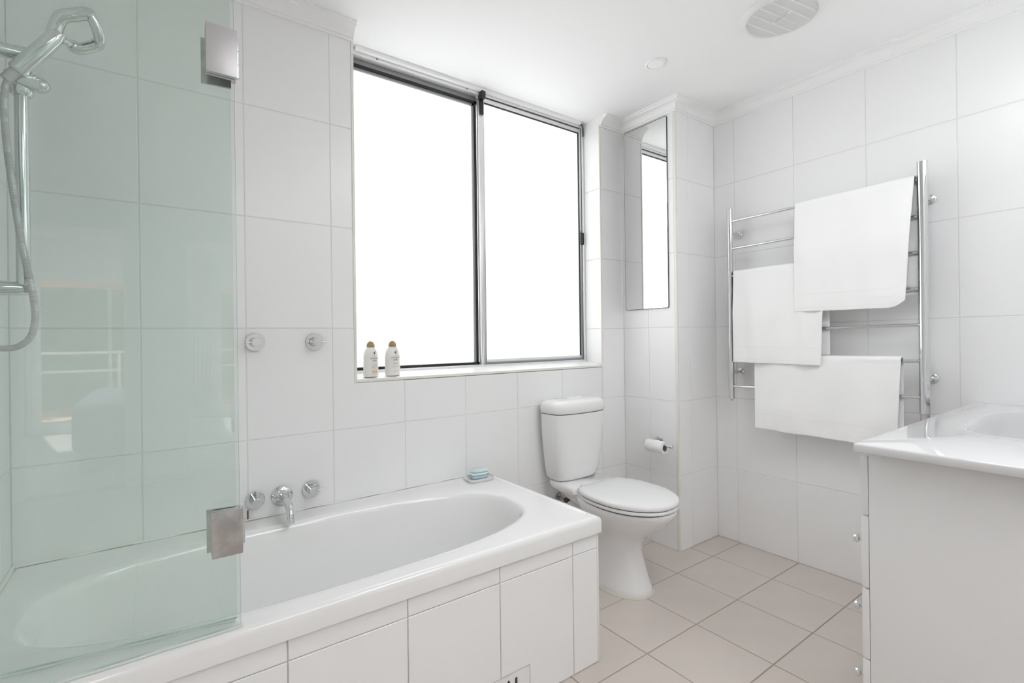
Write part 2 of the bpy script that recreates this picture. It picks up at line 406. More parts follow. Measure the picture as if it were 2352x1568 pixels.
# fixed pane (left, outer track)
oy = y0+.045
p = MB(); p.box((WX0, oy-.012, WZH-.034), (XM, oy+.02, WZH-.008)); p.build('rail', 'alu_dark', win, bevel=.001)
p = MB(); p.box((WX0, oy-.013, WZH-.045), (XM+.004, oy+.01, WZH-.032)); p.box((XM-.014, oy-.013, WZB+.012), (XM-.003, oy+.01, WZH-.032)); p.box((WX0, oy-.013, WZB+.006), (XM, oy+.01, WZB+.019))
p.build('gasket', 'black', win)
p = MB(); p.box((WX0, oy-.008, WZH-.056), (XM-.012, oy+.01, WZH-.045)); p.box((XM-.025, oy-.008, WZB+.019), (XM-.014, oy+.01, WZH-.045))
p.build('glazing_bead', 'alu_dark', win)
MB().box((WX0+.005, oy+.0, WZB+.015), (XM-.012, oy+.005, WZH-.044)).build('pane', 'frost', win)
# sliding sash (right, inner track)
iy = y0+.008
s = MB()
s.box((XM-.002, iy, WZB+.006), (XM+.030, iy+.024, WZH-.012)); s.box((WX1-.034, iy, WZB+.006), (WX1-.018, iy+.024, WZH-.012))
s.box((XM+.03, iy, WZB+.006), (WX1-.034, iy+.024, WZB+.032)); s.box((XM+.03, iy, WZH-.036), (WX1-.034, iy+.024, WZH-.014))
sash = s.build('sash', 'alu', win, bevel=.0015)
s = MB(); s.box((XM+.03, iy+.002, WZH-.0405), (WX1-.034, iy+.02, WZH-.036)); s.box((WX1-.0385, iy+.002, WZB+.032), (WX1-.034, iy+.02, WZH-.0405))
s.box((WX1-.0195, iy-.002, WZB+.006), (WX1-.0165, iy+.02, WZH-.012)); s.box((XM+.03, iy-.001, WZH-.0145), (WX1-.034, iy+.02, WZH-.0125))
s.build('gasket', 'black', win)
MB().tube(spline0([(WX1-.040, y0-.010, ZC-.010), (WX1-.026, y0-.010, ZC-.016), (WX1-.016, y0-.008, WZH-.004), (WX1-.0125, y0-.006, WZH-.024), (WX1-.012, y0-.005, WZH-.06)]), .0028, 8).build('gasket', 'black', win, smooth=True)
MB().box((XM+.028, iy+.009, WZB+.03), (WX1-.032, iy+.014, WZH-.036)).build('pane', 'frost', win)
s = MB(); s.box((XM+.000, iy-.010, WZH-.105), (XM+.022, iy+.002, WZH-.035)); s.box((XM-.004, iy-.035, WZH-.035), (XM+.018, iy+.002, WZH+.003))
lt = s.build('latch', 'black', win, bevel=.002); lt['label'] = 'black sash latch at the head of the meeting stile'
MB().box((XM+.019, iy-.034, WZH-.030), (XM+.0205, iy-.008, WZH-.002)).build('latch_plate', 'alu', lt)
hd = MB().box((WX1-.030, iy-.012, 1.695), (WX1-.012, iy+.001, 1.767)).build('handle', 'black', win, bevel=.003); hd['label'] = 'black finger pull on the right stile'
for x in (-1.45, -.99):
    MB().lathe([(0, .004), (.002, .004), (.003, .001)], (x, y0-.001, WZH-.003), (0, -1, 0), 8).build('screw', 'alu_dark', win)

# ------------------------------------------------------------------ bathtub
BX1, BY1, BZ = -.980, -.742, .518
bath = empty('bathtub', (-1.79, -.37, 0), 'white built-in bathtub with white tiled front under the window', 'bathtub')
def oval(x0, x1, ya, yb, z, n=64, e=2.5):
    cx_, cy_ = (x0+x1)/2, (ya+yb)/2; rx, ry_ = (x1-x0)/2, (yb-ya)/2; r = []
    for k in range(n):
        a = 2*math.pi*k/n; c, s_ = math.cos(a), math.sin(a)
        r.append(Vector((cx_+rx*math.copysign(abs(c)**(2/e), c), cy_+ry_*math.copysign(abs(s_)**(2/e), s_), z)))
    return r
def rrect(x0, x1, ya, yb, z, like):
    """points on a rounded rectangle matched to ring 'like' by direction"""
    cx_, cy_ = (x0+x1)/2, (ya+yb)/2; out = []
    for p in like:
        dx, dy = p.x-cx_, p.y-cy_
        k = min(((x1-x0)/2)/max(abs(dx), 1e-6), ((yb-ya)/2)/max(abs(dy), 1e-6)); out.append(Vector((cx_+dx*k, cy_+dy*k, z)))
    return out
inner = oval(XL+.07, -1.115, -.668, -.115, BZ, 96, 2.7)
# snap ring so the outer rectangle has its corners
outer = rrect(XL, BX1, BY1, -.001, BZ, inner)
for cxy in ((XL, BY1), (XL, -.001), (BX1, BY1), (BX1, -.001)):
    k = min(range(96), key=lambda i: (outer[i].x-cxy[0])**2+(outer[i].y-cxy[1])**2); outer[k].x, outer[k].y = cxy
def shrink(r, d, z):
    return [Vector((min(max(p.x, XL+d), BX1-d), min(max(p.y, BY1+d), -.001-d), z)) for p in r]
rings = [shrink(outer, .004, BZ-.055), shrink(outer, 0, BZ-.056), shrink(outer, -.004, BZ-.052), shrink(outer, 0, BZ-.018), shrink(outer, .002, BZ-.008), shrink(outer, .007, BZ-.002), shrink(outer, .013, BZ-.0003), shrink(outer, .016, BZ), shrink(outer, .024, BZ)]
prev = shrink(outer, .024, BZ)
rings.append([a.lerp(c, .5) for a, c in zip(prev, inner)])
rings.append([a.lerp(c, .93) - Vector((0, 0, .0005)) for a, c in zip(prev, inner)])
def inn(f, z, sx_=0): return [Vector(((p.x+1.84)*f[0]-1.84+sx_, (p.y+.392)*f[1]-.392, z)) for p in inner]
rings += [inn((.997, .99), BZ-.002), inn((.985, .965), BZ-.010), inn((.975, .945), BZ-.025), inn((.96, .92), BZ-.07), inn((.93, .88), BZ-.18), inn((.89, .83), BZ-.29), inn((.84, .76), BZ-.345), inn((.74, .62), BZ-.37), inn((.4, .35), BZ-.376)]
b = MB().loft(rings, False, True); b.build('tub', 'bath', bath, smooth=True, sharp=50)
BEAD.build('sealant_bead', 'caulk', bath, smooth=True)['label'] = 'yellowed silicone bead along the wall tiles'
# tile upstand bead along the foot end
b = MB(); b.tube([(BX1-.026, -.03-.665*k/12, BZ) for k in range(13)], [.008]+[.0135]*11+[.008], 14, squash=((0, 0, 1), .33)); b.build('rim_bead', 'bath', bath, smooth=True)
# tiled panel
b = MB(); b.box((XL, BY1+.018, 0), (BX1-.014, BY1+.10, BZ-.05)); b.box((BX1-.10, BY1+.05, 0), (BX1-.0145, -.002, BZ-.05))
panel = b.build('front_panel', 'grout', bath)
bx = [XL, -2.314, -2.0135, -1.7125, -1.4105, -1.1085, BX1-.010]
PY = BY1+.012
VX0, VX1, VZ = -1.505, -1.300, .112
for i in range(len(bx)-1):
    for z0, z1 in ((0, .405), (.405, BZ-.052)):
        u0, u1 = bx[i], bx[i+1]
        if z0 == 0 and u0 < VX0 < u1:      # notched round the vent
            tile_poly(panel, (0, PY, 0), X_, Z_, (0, -1, 0), [(u0, 0), (VX0, 0), (VX0, VZ), (u1, VZ), (u1, z1), (u0, z1)]); continue
        if z0 == 0 and u0 < VX1 < u1:
            tile_poly(panel, (0, PY, 0), X_, Z_, (0, -1, 0), [(VX1, 0), (u1, 0), (u1, z1), (u0, z1), (u0, VZ), (VX1, VZ)]); continue
        tile(panel, (0, PY, 0), X_, Z_, (0, -1, 0), [(u0, z0), (u1, z0), (u1, z1), (u0, z1)])
for j, (z0, z1) in enumerate(((0, .405), (.405, BZ-.052))):
    for ya, yb in ((BY1+.02, -.45), (-.45, -.15), (-.15, 0)):
        tile(panel, (BX1-.010, 0, 0), Y_, Z_, X_, [(ya, z0), (yb, z0), (yb, z1), (ya, z1)])
strip((BX1-.014, PY-.002, 0), (BX1-.006, PY+.010, BZ-.052), bath, 'trim', .002)
# vent plate with slots
vx = [VX0+.0016, VX1-.0016]
slots = [-1.470, -1.441, -1.412, -1.383, -1.354]
vp = MB()
yv0, yv1 = PY-.001, PY+.006
edges = [vx[0]] + [e for s_ in slots for e in (s_-.005, s_+.005)] + [vx[1]]
for k in range(0, len(edges), 2): vp.box((edges[k], yv0, .0), (edges[k+1], yv1, VZ-.002))
for s_ in slots:
    vp.box((s_-.005, yv0, .0), (s_+.005, yv1, .022)); 
    # rounded slot top
    pts = [(s_-.005, .092)] + [(s_-.005*math.cos(math.pi*k/8), .092+.005*math.sin(math.pi*k/8)) for k in range(1, 8)] + [(s_+.005, .092), (s_+.005, VZ-.002), (s_-.005, VZ-.002)]
    nn = len(pts)
    vp.add([(x, yv0, z) for x, z in pts] + [(x, yv1, z) for x, z in pts], [tuple(range(nn)), tuple(range(nn, 2*nn))[::-1]] + [(k, k+nn, (k+1) % nn+nn, (k+1) % nn) for k in range(nn)])
vo = vp.build('vent_plate', 'laminate', bath); vo['label'] = 'small white access plate with upright black slots'
MB().box((VX0+.01, PY+.005, .01), (VX1-.01, PY+.0058, VZ-.01)).build('slot_recess', 'black', vo)

# ------------------------------------------------------------------ shower screen
scr = empty('shower_screen', (-2.35, -.70, BZ), 'green tinted frameless folding glass shower screen standing on the bath rim', 'shower screen')
GT = 1.99
def pane_box(x0, y0_, x1, y1_, z0, z1, t):
    d = Vector((x1-x0, y1_-y0_, 0)).normalized(); nrm = Vector((-d.y, d.x, 0))*t/2
    A = Vector((x0, y0_, 0)); B = Vector((x1, y1_, 0)); q = [A-nrm, B-nrm, B+nrm, A+nrm]
    return [Vector((p.x, p.y, z)) for z in (z0, z1) for p in q]
def glass_panel(x0, y0_, x1, y1_, z0, z1):
    vs = pane_box(x0, y0_, x1, y1_, z0, z1, .006)
    b = MB().add(vs, [(0, 1, 5, 4), (2, 3, 7, 6), (0, 3, 2, 1), (4, 5, 6, 7), (1, 2, 6, 5), (3, 0, 4, 7)])
    o = b.build('glass_panel', ['glass', 'glass_edge'], scr)
    for f in o.data.polygons:
        n_ = f.normal
        if f.area < .02: f.material_index = 1
    return o
glass_panel(XL+.004, -.728, -2.1085, -.728, BZ+.008, GT)
glass_panel(-2.575, -.632, -2.112, -.6945, BZ+.009, GT)
b = MB(); b.tube([(XL+.006+k*.0482, -.728, BZ+.0045+.0008*math.sin(k*2)) for k in range(11)], .0032, 8, squash=((0, 0, 1), 1.3)); b.build('drip_seal', 'vinyl', scr, smooth=True)
b = MB(); b.tube([(-2.57+k*.0455, -.6325-.0061*k, BZ+.0055+.001*math.sin(k*1.7)) for k in range(11)], .0032, 8, squash=((0, 0, 1), 1.3)); b.build('drip_seal', 'vinyl', scr, smooth=True)
for (z0, z1, mm) in ((1.737, 1.842, 'brushed'), (.688, .787, 'dark_chrome')):
    b = MB().box((-2.163, -.742, z0), (-2.104, -.7315, z1)); hg = b.build('hinge', mm, scr, bevel=.0012)
    hg['label'] = 'square satin hinge plate at the top' if z0 > 1 else 'square tarnished hinge plate at the bottom'
    MB().box((-2.163, -.7245, z0+.002), (-2.104, -.716, z1-.002)).build('inner_plate', mm, hg, bevel=.001)
    b = MB().add(pane_box(-2.168, -.681, -2.110, -.689, z0-.004, z1-.008, .006), [(0,3,2,1),(4,5,6,7),(0,1,5,4),(1,2,6,5),(2,3,7,6),(3,0,4,7)]); b.build('folded_plate', 'dark_chrome', hg)
    for k in range(3):
        za = z0+.012+(z1-z0-.014)*k/3; zb = z0+.012+(z1-z0-.014)*(k+1)/3-.0015
        MB().tube([(-2.1015, -.712, za), (-2.1015, -.712, zb)], .0055, 12).build('knuckle', 'chrome', hg, smooth=True)
    MB().box((-2.112, -.735, z0+.004), (-2.103, -.700, z1-.004)).build('hinge_web', mm, hg)

# ------------------------------------------------------------------ shower rail, handset, hose
sr = empty('shower_rail', (-2.53, -.215, 1.28), 'chrome shower slide rail on the wall at the end of the bath', 'shower rail')
RX, RY = -2.528, -.213
MB().tube([(RX, RY, 1.285), (RX, RY, 1.915)], .0145, 24).build('rail', 'chrome', sr, smooth=True)
for z in (1.900, 1.297):
    b = MB(); b.tube([(XL-.0, RY, z), (XL+.004, RY, z), (XL+.018, RY, z), (RX+.01, RY, z), (RX+.016, RY, z)], [.024, .024, .019, .017, .013], 20)
    b.build('wall_bracket', 'chrome', sr, smooth=True)
b = MB(); b.tube([(RX, RY, 1.792), (RX, RY, 1.800), (RX, RY, 1.848), (RX, RY, 1.856)], [.020, .025, .025, .021], 24)
sld = b.build('slider', 'chrome', sr, smooth=True, sharp=50)
b = MB(); b.tube([(RX-.028, RY-.012, 1.831), (RX-.020, RY-.012, 1.831), (RX+.030, RY-.012, 1.826), (RX+.034, RY-.012, 1.826)], [.016, .021, .022, .018], 18); b.build('clamp', 'chrome', sld, smooth=True)
b = MB(); b.lathe([(0, .018), (.006, .0195), (.014, .0195), (.022, .016), (.028, .009), (.030, .001)], (RX+.028, RY-.012, 1.826), (1, -.3, -.25), 18); b.build('knob', 'chrome', sld, smooth=True)

hs = empty('shower_handset', (-2.52, -.25, 1.84), 'chrome hand shower with an open loop head in the rail holder', 'shower head')
A = Vector((-2.5315, -.247, 1.8395)); B = Vector((-2.4600, -.262, 1.938))
b = MB(); b.tube([A, A.lerp(B, .02), A.lerp(B, .5), B, B+Vector((.012, 0, .018))], [.018, .0205, .0205, .0195, .014], 20, squash=((.6, 0, -.6), 1.0)); b.build('handle', 'chrome', hs, smooth=True)
def cat(pts, n):
    """closed Catmull-Rom"""
    P = [Vector(p) for p in pts]; L = len(P); out = []
    for i in range(L):
        p0, p1, p2, p3 = P[(i-1) % L], P[i], P[(i+1) % L], P[(i+2) % L]
        for k in range(n):
            t = k/n; out.append(.5*((2*p1)+(p2-p0)*t+(2*p0-5*p1+4*p2-p3)*t*t+(3*p1-p0-3*p2+p3)*t**3))
    return out
loop = [(-2.4600, -.262, 1.9500), (-2.4520, -.268, 1.9800), (-2.4420, -.276, 1.9960), (-2.4150, -.282, 2.0080), (-2.3920, -.284, 2.0180), (-2.3830, -.282, 2.0130), (-2.3730, -.272, 1.9930), (-2.3680, -.255, 1.9720), (-2.3740, -.238, 1.9640), (-2.3980, -.230, 1.9500), (-2.4180, -.228, 1.9430), (-2.4290, -.232, 1.9480), (-2.4400, -.242, 1.9500), (-2.4520, -.252, 1.9470)]
ctr = Vector((-2.410, -.255, 1.980)); loop = [ctr + (Vector(p)-ctr)*.97 for p in loop]; lp = cat(loop, 5); rr = []
for i, p_ in enumerate(lp):
    f = i/len(lp); rr.append(.0165 if f < .34 else .0130 if f < .55 else .0155 if f < .8 else .0110)
b = MB(); b.tube(lp, rr, 14, closed=True, squash=((0, 1, 0), .75)); b.build('loop_head', 'chrome', hs, smooth=True)
b = MB(); b.tube([Vector((q.x, q.y-.010, q.z)) + (Vector((-2.412, -.262, 1.975))-q)*.14 for q in lp[8:48]], .0010, 6); b.build('seam', 'black', hs)
b = MB(); b.tube([A+Vector((-.020, .0, -.026)), A+Vector((-.010, 0, -.012)), A+Vector((.001, 0, .002))], [.0125, .0135, .014], 16); b.build('collar', 'brushed', hs, smooth=True)

hp = [(-2.5385, -.247, 1.8275), (-2.5460, -.249, 1.812), (-2.5515, -.25, 1.79), (-2.5535, -.25, 1.739), (-2.5515, -.25, 1.68), (-2.5481, -.25, 1.6317), (-2.5382, -.25, 1.525), (-2.5250, -.25, 1.4066), (-2.5118, -.25, 1.3198), (-2.5035, -.25, 1.254), (-2.5030, -.25, 1.21), (-2.513, -.25, 1.170), (-2.5370, -.25, 1.1475), (-2.5661, -.25, 1.1450), (-2.5850, -.25, 1.150), (-2.592, -.25, 1.151)]
def spline(pts, step):
    P = [Vector(p) for p in pts]; out = []
    for i in range(len(P)-1):
        p0, p1, p2, p3 = P[max(i-1, 0)], P[i], P[i+1], P[min(i+2, len(P)-1)]; n = max(1, round((p2-p1).length/step))
        for k in range(n):
            t = k/n; out.append(.5*((2*p1)+(p2-p0)*t+(2*p0-5*p1+4*p2-p3)*t*t+(3*p1-p0-3*p2+p3)*t**3))
    return out+[P[-1]]
pts = spline(hp, .0012)
b = MB(); b.tube(pts, [(.0068, .0079, .0079)[i % 3] for i in range(len(pts))], 10)
tag(b.build('shower_hose', 'brushed', smooth=True, sharp=80), 'ribbed chrome shower hose looping down beside the slide rail', 'shower hose')

# ------------------------------------------------------------------ taps and spout
def tap(x, z, pin, label, lower=False):
    t = empty('wall_tap', (x, 0, z), label, 'tap', 'lever taps on the wall above the bath')
    MB().lathe([(0, .0325), (.003, .0325), (.0045, .031), (.0045, .0)], (x, 0, z), (0, -1, 0), 40).build('flange', 'chrome', t, smooth=True)
    MB().lathe([(.004, .0155), (.016, .0155), (.016, .0135), (.018, .0135), (.018, .0165), (.046, .0165), (.0475, .0150), (.0475, 0)], (x, 0, z), (0, -1, 0), 32).build('knob', 'chrome', t, smooth=True)
    d = Vector(pin).normalized(); c = Vector((x, -.035, z))
    MB().tube([c+d*.012, c+d*.036, c+d*.038], [.0035, .0035, .002], 12).build('lever', 'chrome', t, smooth=True)
tap(-1.9645, 1.1500, (-1, -.05, 0), 'chrome shower tap nearest the screen, lever pointing left')
tap(-1.7610, 1.1485, (1, -.1, -.02), 'chrome shower tap nearer the window, lever pointing right')
tap(-1.9710, .5835, (.15, .1, 1), 'chrome bath tap nearest the screen, lever pointing up')
tap(-1.7800, .5865, (1, -.05, .12), 'chrome bath tap right of the spout, lever pointing right')
sp = empty('bath_spout', (-1.882, 0, .583), 'curved chrome bath spout between the two lower taps', 'spout')
MB().lathe([(0, .0365), (.004, .0365), (.009, .031), (.012, .022), (.024, .016), (.024, 0)], (-1.882, 0, .583), (0, -1, 0), 40).build('flange', 'chrome', sp, smooth=True)
pth = [(-1.882, -.020, .583), (-1.8825, -.060, .583), (-1.883, -.095, .583), (-1.8835, -.118, .580), (-1.884, -.135, .571), (-1.8845, -.146, .558), (-1.885, -.151, .543), (-1.885, -.152, .527)]
MB().tube(spline(pth, .006), .0125, 24).build('spout_tube', 'chrome', sp, smooth=True)
MB().tube([(-1.885, -.152, .5275), (-1.885, -.152, .5425)], .0132, 24).build('aerator', 'chrome', sp, smooth=True)
for dx in (-.026, .026): MB().lathe([(0, .004), (.002, .004), (.003, .002)], (-1.882+dx, -.009, .583), (0, -1, 0), 10).build('screw', 'dark_chrome', sp)
MB().box((-1.9975, -.0012, .520), (-1.9925, .002, .5515)).build('grout_stain', 'rust', wall_back)

# ------------------------------------------------------------------ soap dish + soap
dx, dy = -1.082, -.090
dsh = empty('soap_dish', (dx, dy, BZ), 'clear white plastic soap dish on the far corner of the bath rim', 'soap dish')
def orect(w, d, z, e=5, n=32, c=(0, 0), rot=0):
    r = []
    for k in range(n):
        a = 2*math.pi*k/n; c_, s_ = math.cos(a), math.sin(a)
        x = w/2*math.copysign(abs(c_)**(2/e), c_); y = d/2*math.copysign(abs(s_)**(2/e), s_)
        r.append(Vector((c[0]+x*math.cos(rot)-y*math.sin(rot), c[1]+x*math.sin(rot)+y*math.cos(rot), z)))
    return r
rt = -.10
MB().loft([orect(w, d, BZ+z, 5, 32, (dx, dy), rt) for w, d, z in ((.112, .080, 0), (.120, .088, .004), (.124, .092, .014), (.121, .089, .015), (.116, .084, .010), (.112, .080, .0085))]).build('tray', 'dish', dsh, smooth=True, sharp=60)
for zz, mm, w, label, ox in ((.0092, 'soap_dark', .082, 'deeper blue soap bar at the bottom of the little stack', 0.0), (.0222, 'soap_blue', .088, 'pale blue soap bar in the middle of the little stack', .002), (.0362, 'soap_blue', .080, 'pale blue soap bar on top of the little stack', .004)):
    z = BZ+zz; hh = .0125
    o = MB().loft([orect(w*f, .052*f, z+hh*q, 3.5, 28, (dx+.002+ox, dy+.006), rt) for f, q in ((.86, 0), (.97, .15), (1, .5), (.97, .85), (.84, 1))]).build('soap_bar', mm, smooth=True, sharp=60)
    tag(o, label, 'soap', 'soap bars on the dish')

# ------------------------------------------------------------------ bottles
def text_mesh(body, size, align='CENTER'):
    c = D.curves.new('txt', 'FONT'); c.body = body; c.size = size; c.align_x = align; c.extrude = 0; c.resolution_u = 2
    o = D.objects.new('txt', c); COL.objects.link(o)
    me = D.meshes.new_from_object(o.evaluated_get(bpy.context.evaluated_depsgraph_get()) if False else o)
    vs = [v.co.copy() for v in me.vertices]; fs = [tuple(p.vertices) for p in me.polygons]
    D.objects.remove(o); D.curves.remove(c); D.meshes.remove(me); return vs, fs
def bottle(x, y, z, rot, label, kind):
    t = empty('lotion_bottle', (x, y, z), label, 'bottle', 'coconut milk bottles on the window sill')
    W_, Dp = .036, .0225
    prof = [(0, .90), (.004, .97), (.010, 1), (.050, 1.0), (.075, 1.0), (.090, .97), (.102, .88), (.111, .74), (.118, .58), (.122, .50), (.1235, .46)]
    def hw(h):
        for (h0, w0), (h1, w1) in zip(prof, prof[1:]):
            if h0 <= h <= h1: return w0+(w1-w0)*(h-h0)/(h1-h0)
        return 1
    def ring(s_, h, n=40):
        r = []
        for k in range(n):
            a = 2*math.pi*k/n; px, py = W_*s_*math.cos(a), Dp*(s_**.6)*math.sin(a)
            r.append(Vector((x+px*math.cos(rot)-py*math.sin(rot), y+px*math.sin(rot)+py*math.cos(rot), z+h)))
        return r
    MB().loft([ring(s_, h) for h, s_ in prof]).build('body', 'bottle', t, smooth=True, sharp=60)
    def rc(s_, h, n=28):
        return [Vector((x+.0175*s_*math.cos(2*math.pi*k/n), y+.0175*s_*math.sin(2*math.pi*k/n), z+h)) for k in range(n)]
    MB().loft([rc(s_, h) for h, s_ in ((.1235, .98), (.1240, 1.0), (.130, .97), (.136, .88), (.1415, .73), (.1455, .53), (.1478, .28), (.1484, .02))]).build('cap', 'cap', t, smooth=True, sharp=60)
    lines = [('coconut', .0125, .074, 'ink'), ('milk', .0125, .0635, 'ink'), ('shampoo' if kind else 'conditioner', .0042, .085, 'ink')]
    if kind: lines += [('creamy lather, coconut milk', .0029, .040, 'ink'), ('and egg white proteins', .0029, .0355, 'ink'), ('13 fl oz / 385 ml', .0036, .018, 'ink')]
    else: lines += [('nourishing coconut milk', .0031, .050, 'ink'), ('conditioner with ultra', .0031, .044, 'ink'), ('whipped egg white proteins', .0031, .038, 'ink'), ('for strength and elasticity', .0031, .032, 'ink'), ('13 fl oz / 385 ml', .0036, .010, 'ink')]
    def wrap(px, h):
        a = -math.pi/2 + px/(W_*.95); s_ = hw(h)
        qx, qy = (W_*s_+.0004)*math.cos(a), (Dp*(s_**.6)+.0004)*math.sin(a)
        return Vector((x+qx*math.cos(rot)-qy*math.sin(rot), y+qx*math.sin(rot)+qy*math.cos(rot), z+h))
    for body, size, h, mm in lines:
        vs, fs = text_mesh(body, size)
        MB().add([wrap(v.x, h+v.y) for v in vs], fs).build('lettering', mm, t)
    # little coconut-and-leaf emblem, plus tinted block
    b = MB(); n = 16
    b.add([wrap(.0045*math.cos(2*math.pi*k/n), .098+.005*math.sin(2*math.pi*k/n)) for k in range(n)], [tuple(range(n))])
    b.add([wrap(px, h) for px, h in ((.001, .103), (.006, .1065), (.011, .1065), (.007, .104), (.004, .102))], [(0, 1, 2, 3, 4)])
    b.build('emblem', 'ink', t)
    if kind: b = MB(); q = [(-.012, .048), (0, .048), (.012, .048), (.010, .058), (0, .060), (-.010, .058)]; b.add([wrap(*p_) for p_ in q], [(0, 1, 2, 3, 4, 5)]).build('tint_patch', 'ink_blue', t)
    else:
        b = MB()
        for px in (-.009, 0, .009): b.add([wrap(px+dx_, h) for dx_, h in ((-.0035, .016), (.0035, .016), (.0035, .026), (-.0035, .026))], [(0, 1, 2, 3)])
        b.build('tint_patch', 'ink_orange', t)
bottle(-1.527, .036, .9995, math.radians(24), 'cream coconut milk bottle with gold cap, nearer the window corner', 0)
bottle(-1.430, .040, 1.0000, math.radians(14), 'cream coconut milk bottle with gold cap, further from the window corner', 1)

# ------------------------------------------------------------------ toilet
TX = -.502
wc = empty('toilet', (TX, -.30, 0), 'white close-coupled toilet with closed lid between bath and pier', 'toilet')
def se(cx_, cy_, w, d, z, e=2.4, n=48, front=None):
    """superellipse ring; half-width w, half-depth d; pointed a little at front (-y)"""
    r = []
    for k in range(n):
        a = 2*math.pi*k/n; c_, s_ = math.cos(a), math.sin(a)
        x = w*math.copysign(abs(c_)**(2/e), c_); y = d*math.copysign(abs(s_)**(2/e), s_)
        if front and y < 0: x *= 1-front*(y/d)**2
        r.append(Vector((cx_+x, cy_+y, z)))
    return r
sec = [(0, -.385, .105, .170, 2.6), (.015, -.385, .107, .172, 2.6), (.030, -.385, .104, .168, 2.5), (.07, -.382, .096, .156, 2.4), (.13, -.380, .088, .140, 2.3), (.185, -.378, .084, .128, 2.2), (.225, -.382, .090, .134, 2.2), (.260, -.392, .108, .156, 2.2), (.295, -.405, .132, .190, 2.2), (.330, -.416, .156, .222, 2.2), (.360, -.424, .172, .243, 2.2), (.380, -.428, .180, .252, 2.2), (.395, -.430, .182, .254, 2.2), (.400, -.430, .179, .251, 2.2)]
MB().loft([se(TX, y, w, d, z, e, front=.10) for z, y, w, d, e in sec]).build('bowl', 'ceramic', wc, smooth=True, sharp=60)
# rear platform joining bowl and cistern, S-trap side relief
b = MB().loft([se(TX, y, w, d, z, 4) for z, y, w, d in ((.30, -.225, .055, .07), (.345, -.20, .085, .10), (.385, -.175, .125, .125), (.405, -.165, .150, .140), (.425, -.150, .150, .125), (.432, -.145, .145, .118))]); b.build('platform', 'ceramic', wc, smooth=True, sharp=60)
b = MB().tube(spline([(TX-.060, -.36, .25), (TX-.068, -.29, .19), (TX-.062, -.24, .11), (TX-.05, -.22, .03)], .02), [.055]*50, 20) if False else MB().loft([se(TX, -.25, .060, .12, z, 3) for z in (0, .12, .25, .34)])
b.build('trap_housing', 'ceramic', wc, smooth=True, sharp=60)
MB().loft([se(TX, -.385, .113, .178, z, 2.6, front=.10) for z in (0, .002)] + [se(TX, -.385, .108, .172, .007, 2.6, front=.10)]).build('floor_bead', 'old_caulk', wc, smooth=True)
# seat and lid
def seatring(w, d, z, cy_=-.442): return se(TX, cy_, w, d, z, 2.25, 56, front=.06)
def lidring(f, z, rear=.185):
    r = seatring(.186*f, .245*f, z)
    return [Vector((p.x, min(p.y, -.442+rear*f), p.z)) for p in r]
MB().loft([lidring(.965, z, .195) for z in (.3995, .4060)]).build('gap_shade', 'black', wc)  # black ring added as the shade in the gap between bowl and seat
MB().loft([lidring(.975, z) for z in (.4185, .4250)]).build('gap_shade', 'black', wc)  # black ring added as the shade in the gap between seat and lid
MB().loft([lidring(f, z, .195) for f, z in ((.985, .4040), (.995, .4050), (1.0, .411), (.99, .418), (.95, .420))]).build('seat', 'seat', wc, smooth=True, sharp=60)
MB().loft([lidring(f, z) for f, z in ((.99, .4222), (1.0, .4232), (1.008, .430), (.998, .438), (.97, .4435), (.90, .4465), (.70, .4490), (.40, .4505), (.1, .4510))]).build('lid', 'seat', wc, smooth=True, sharp=60)
for dx_ in (-.075, .075): MB().tube([(TX+dx_-.02, -.247, .432), (TX+dx_+.02, -.247, .432)], .009, 12).build('hinge', 'seat', wc, smooth=True)
# cistern
def cring(w0, w1, yb, yf, z, e=5, bow=.012, n=64):
    r = []
    for k in range(n):
        a = 2*math.pi*k/n; c_, s_ = math.cos(a), math.sin(a)
        x = w0*math.copysign(abs(c_)**(2/e), c_); t = math.copysign(abs(s_)**(2/e), s_)
        y = (yb+yf)/2 + (yb-yf)/2*t
        if t < 0: y -= bow*(1-(x/w0)**2)*(-t)
        r.append(Vector((TX-.008+x, y, z)))
    return r
cs = [(.432, 0.116, -.030, -.125), (.438, 0.130, -.022, -.142), (.452, 0.140, -.015, -.154), (.49, 0.148, -.012, -.162), (.56, 0.158, -.010, -.170), (.66, 0.168, -.010, -.176), (.74, 0.173, -.010, -.180), (.772, 0.174, -.010, -.181)]
MB().loft([cring(w, w, yb, yf, z, 4.2) for z, w, yb, yf in cs]).build('cistern', 'ceramic', wc, smooth=True, sharp=60)
MB().loft([cring(.171, .171, -.012, -.178, z, 4.2) for z in (.7715, .776)]).build('lid_joint', 'black', wc)
lidc = MB().loft([cring(w, w, yb, yf, z, 4.0) for z, w, yb, yf in ((.7755, .175, -.008, -.182), (.778, .178, -.006, -.185), (.805, .178, -.006, -.185), (.820, .175, -.008, -.182), (.830, .166, -.015, -.172), (.836, .140, -.030, -.155), (.838, .10, -.06, -.13))]).build('cistern_lid', 'ceramic', wc, smooth=True, sharp=60)
MB().loft([se(TX, -.095, w, d, z, 2.2, 32) for w, d, z in ((.047, .026, .8375), (.047, .026, .8425), (.044, .023, .8445))]).build('flush_plate', 'trim', lidc, smooth=True, sharp=50)
for dx_, w in ((-.020, .017), (.020, .017)): MB().loft([se(TX+dx_, -.095, w, .016, z, 2.4, 24) for z in (.8440, .8462)]).build('button', 'seat', lidc, smooth=True)
for dx_ in (-.115, .115): MB().tube([(TX+dx_, -.115, .400), (TX+dx_, -.115, .434)], .007, 10).build('bolt', 'black', wc)
MB().lathe([(0, .004), (.003, .003)], (TX-.1655, -.40, .345), (-1, 0, 0), 10).build('screw_cap', 'black', wc)
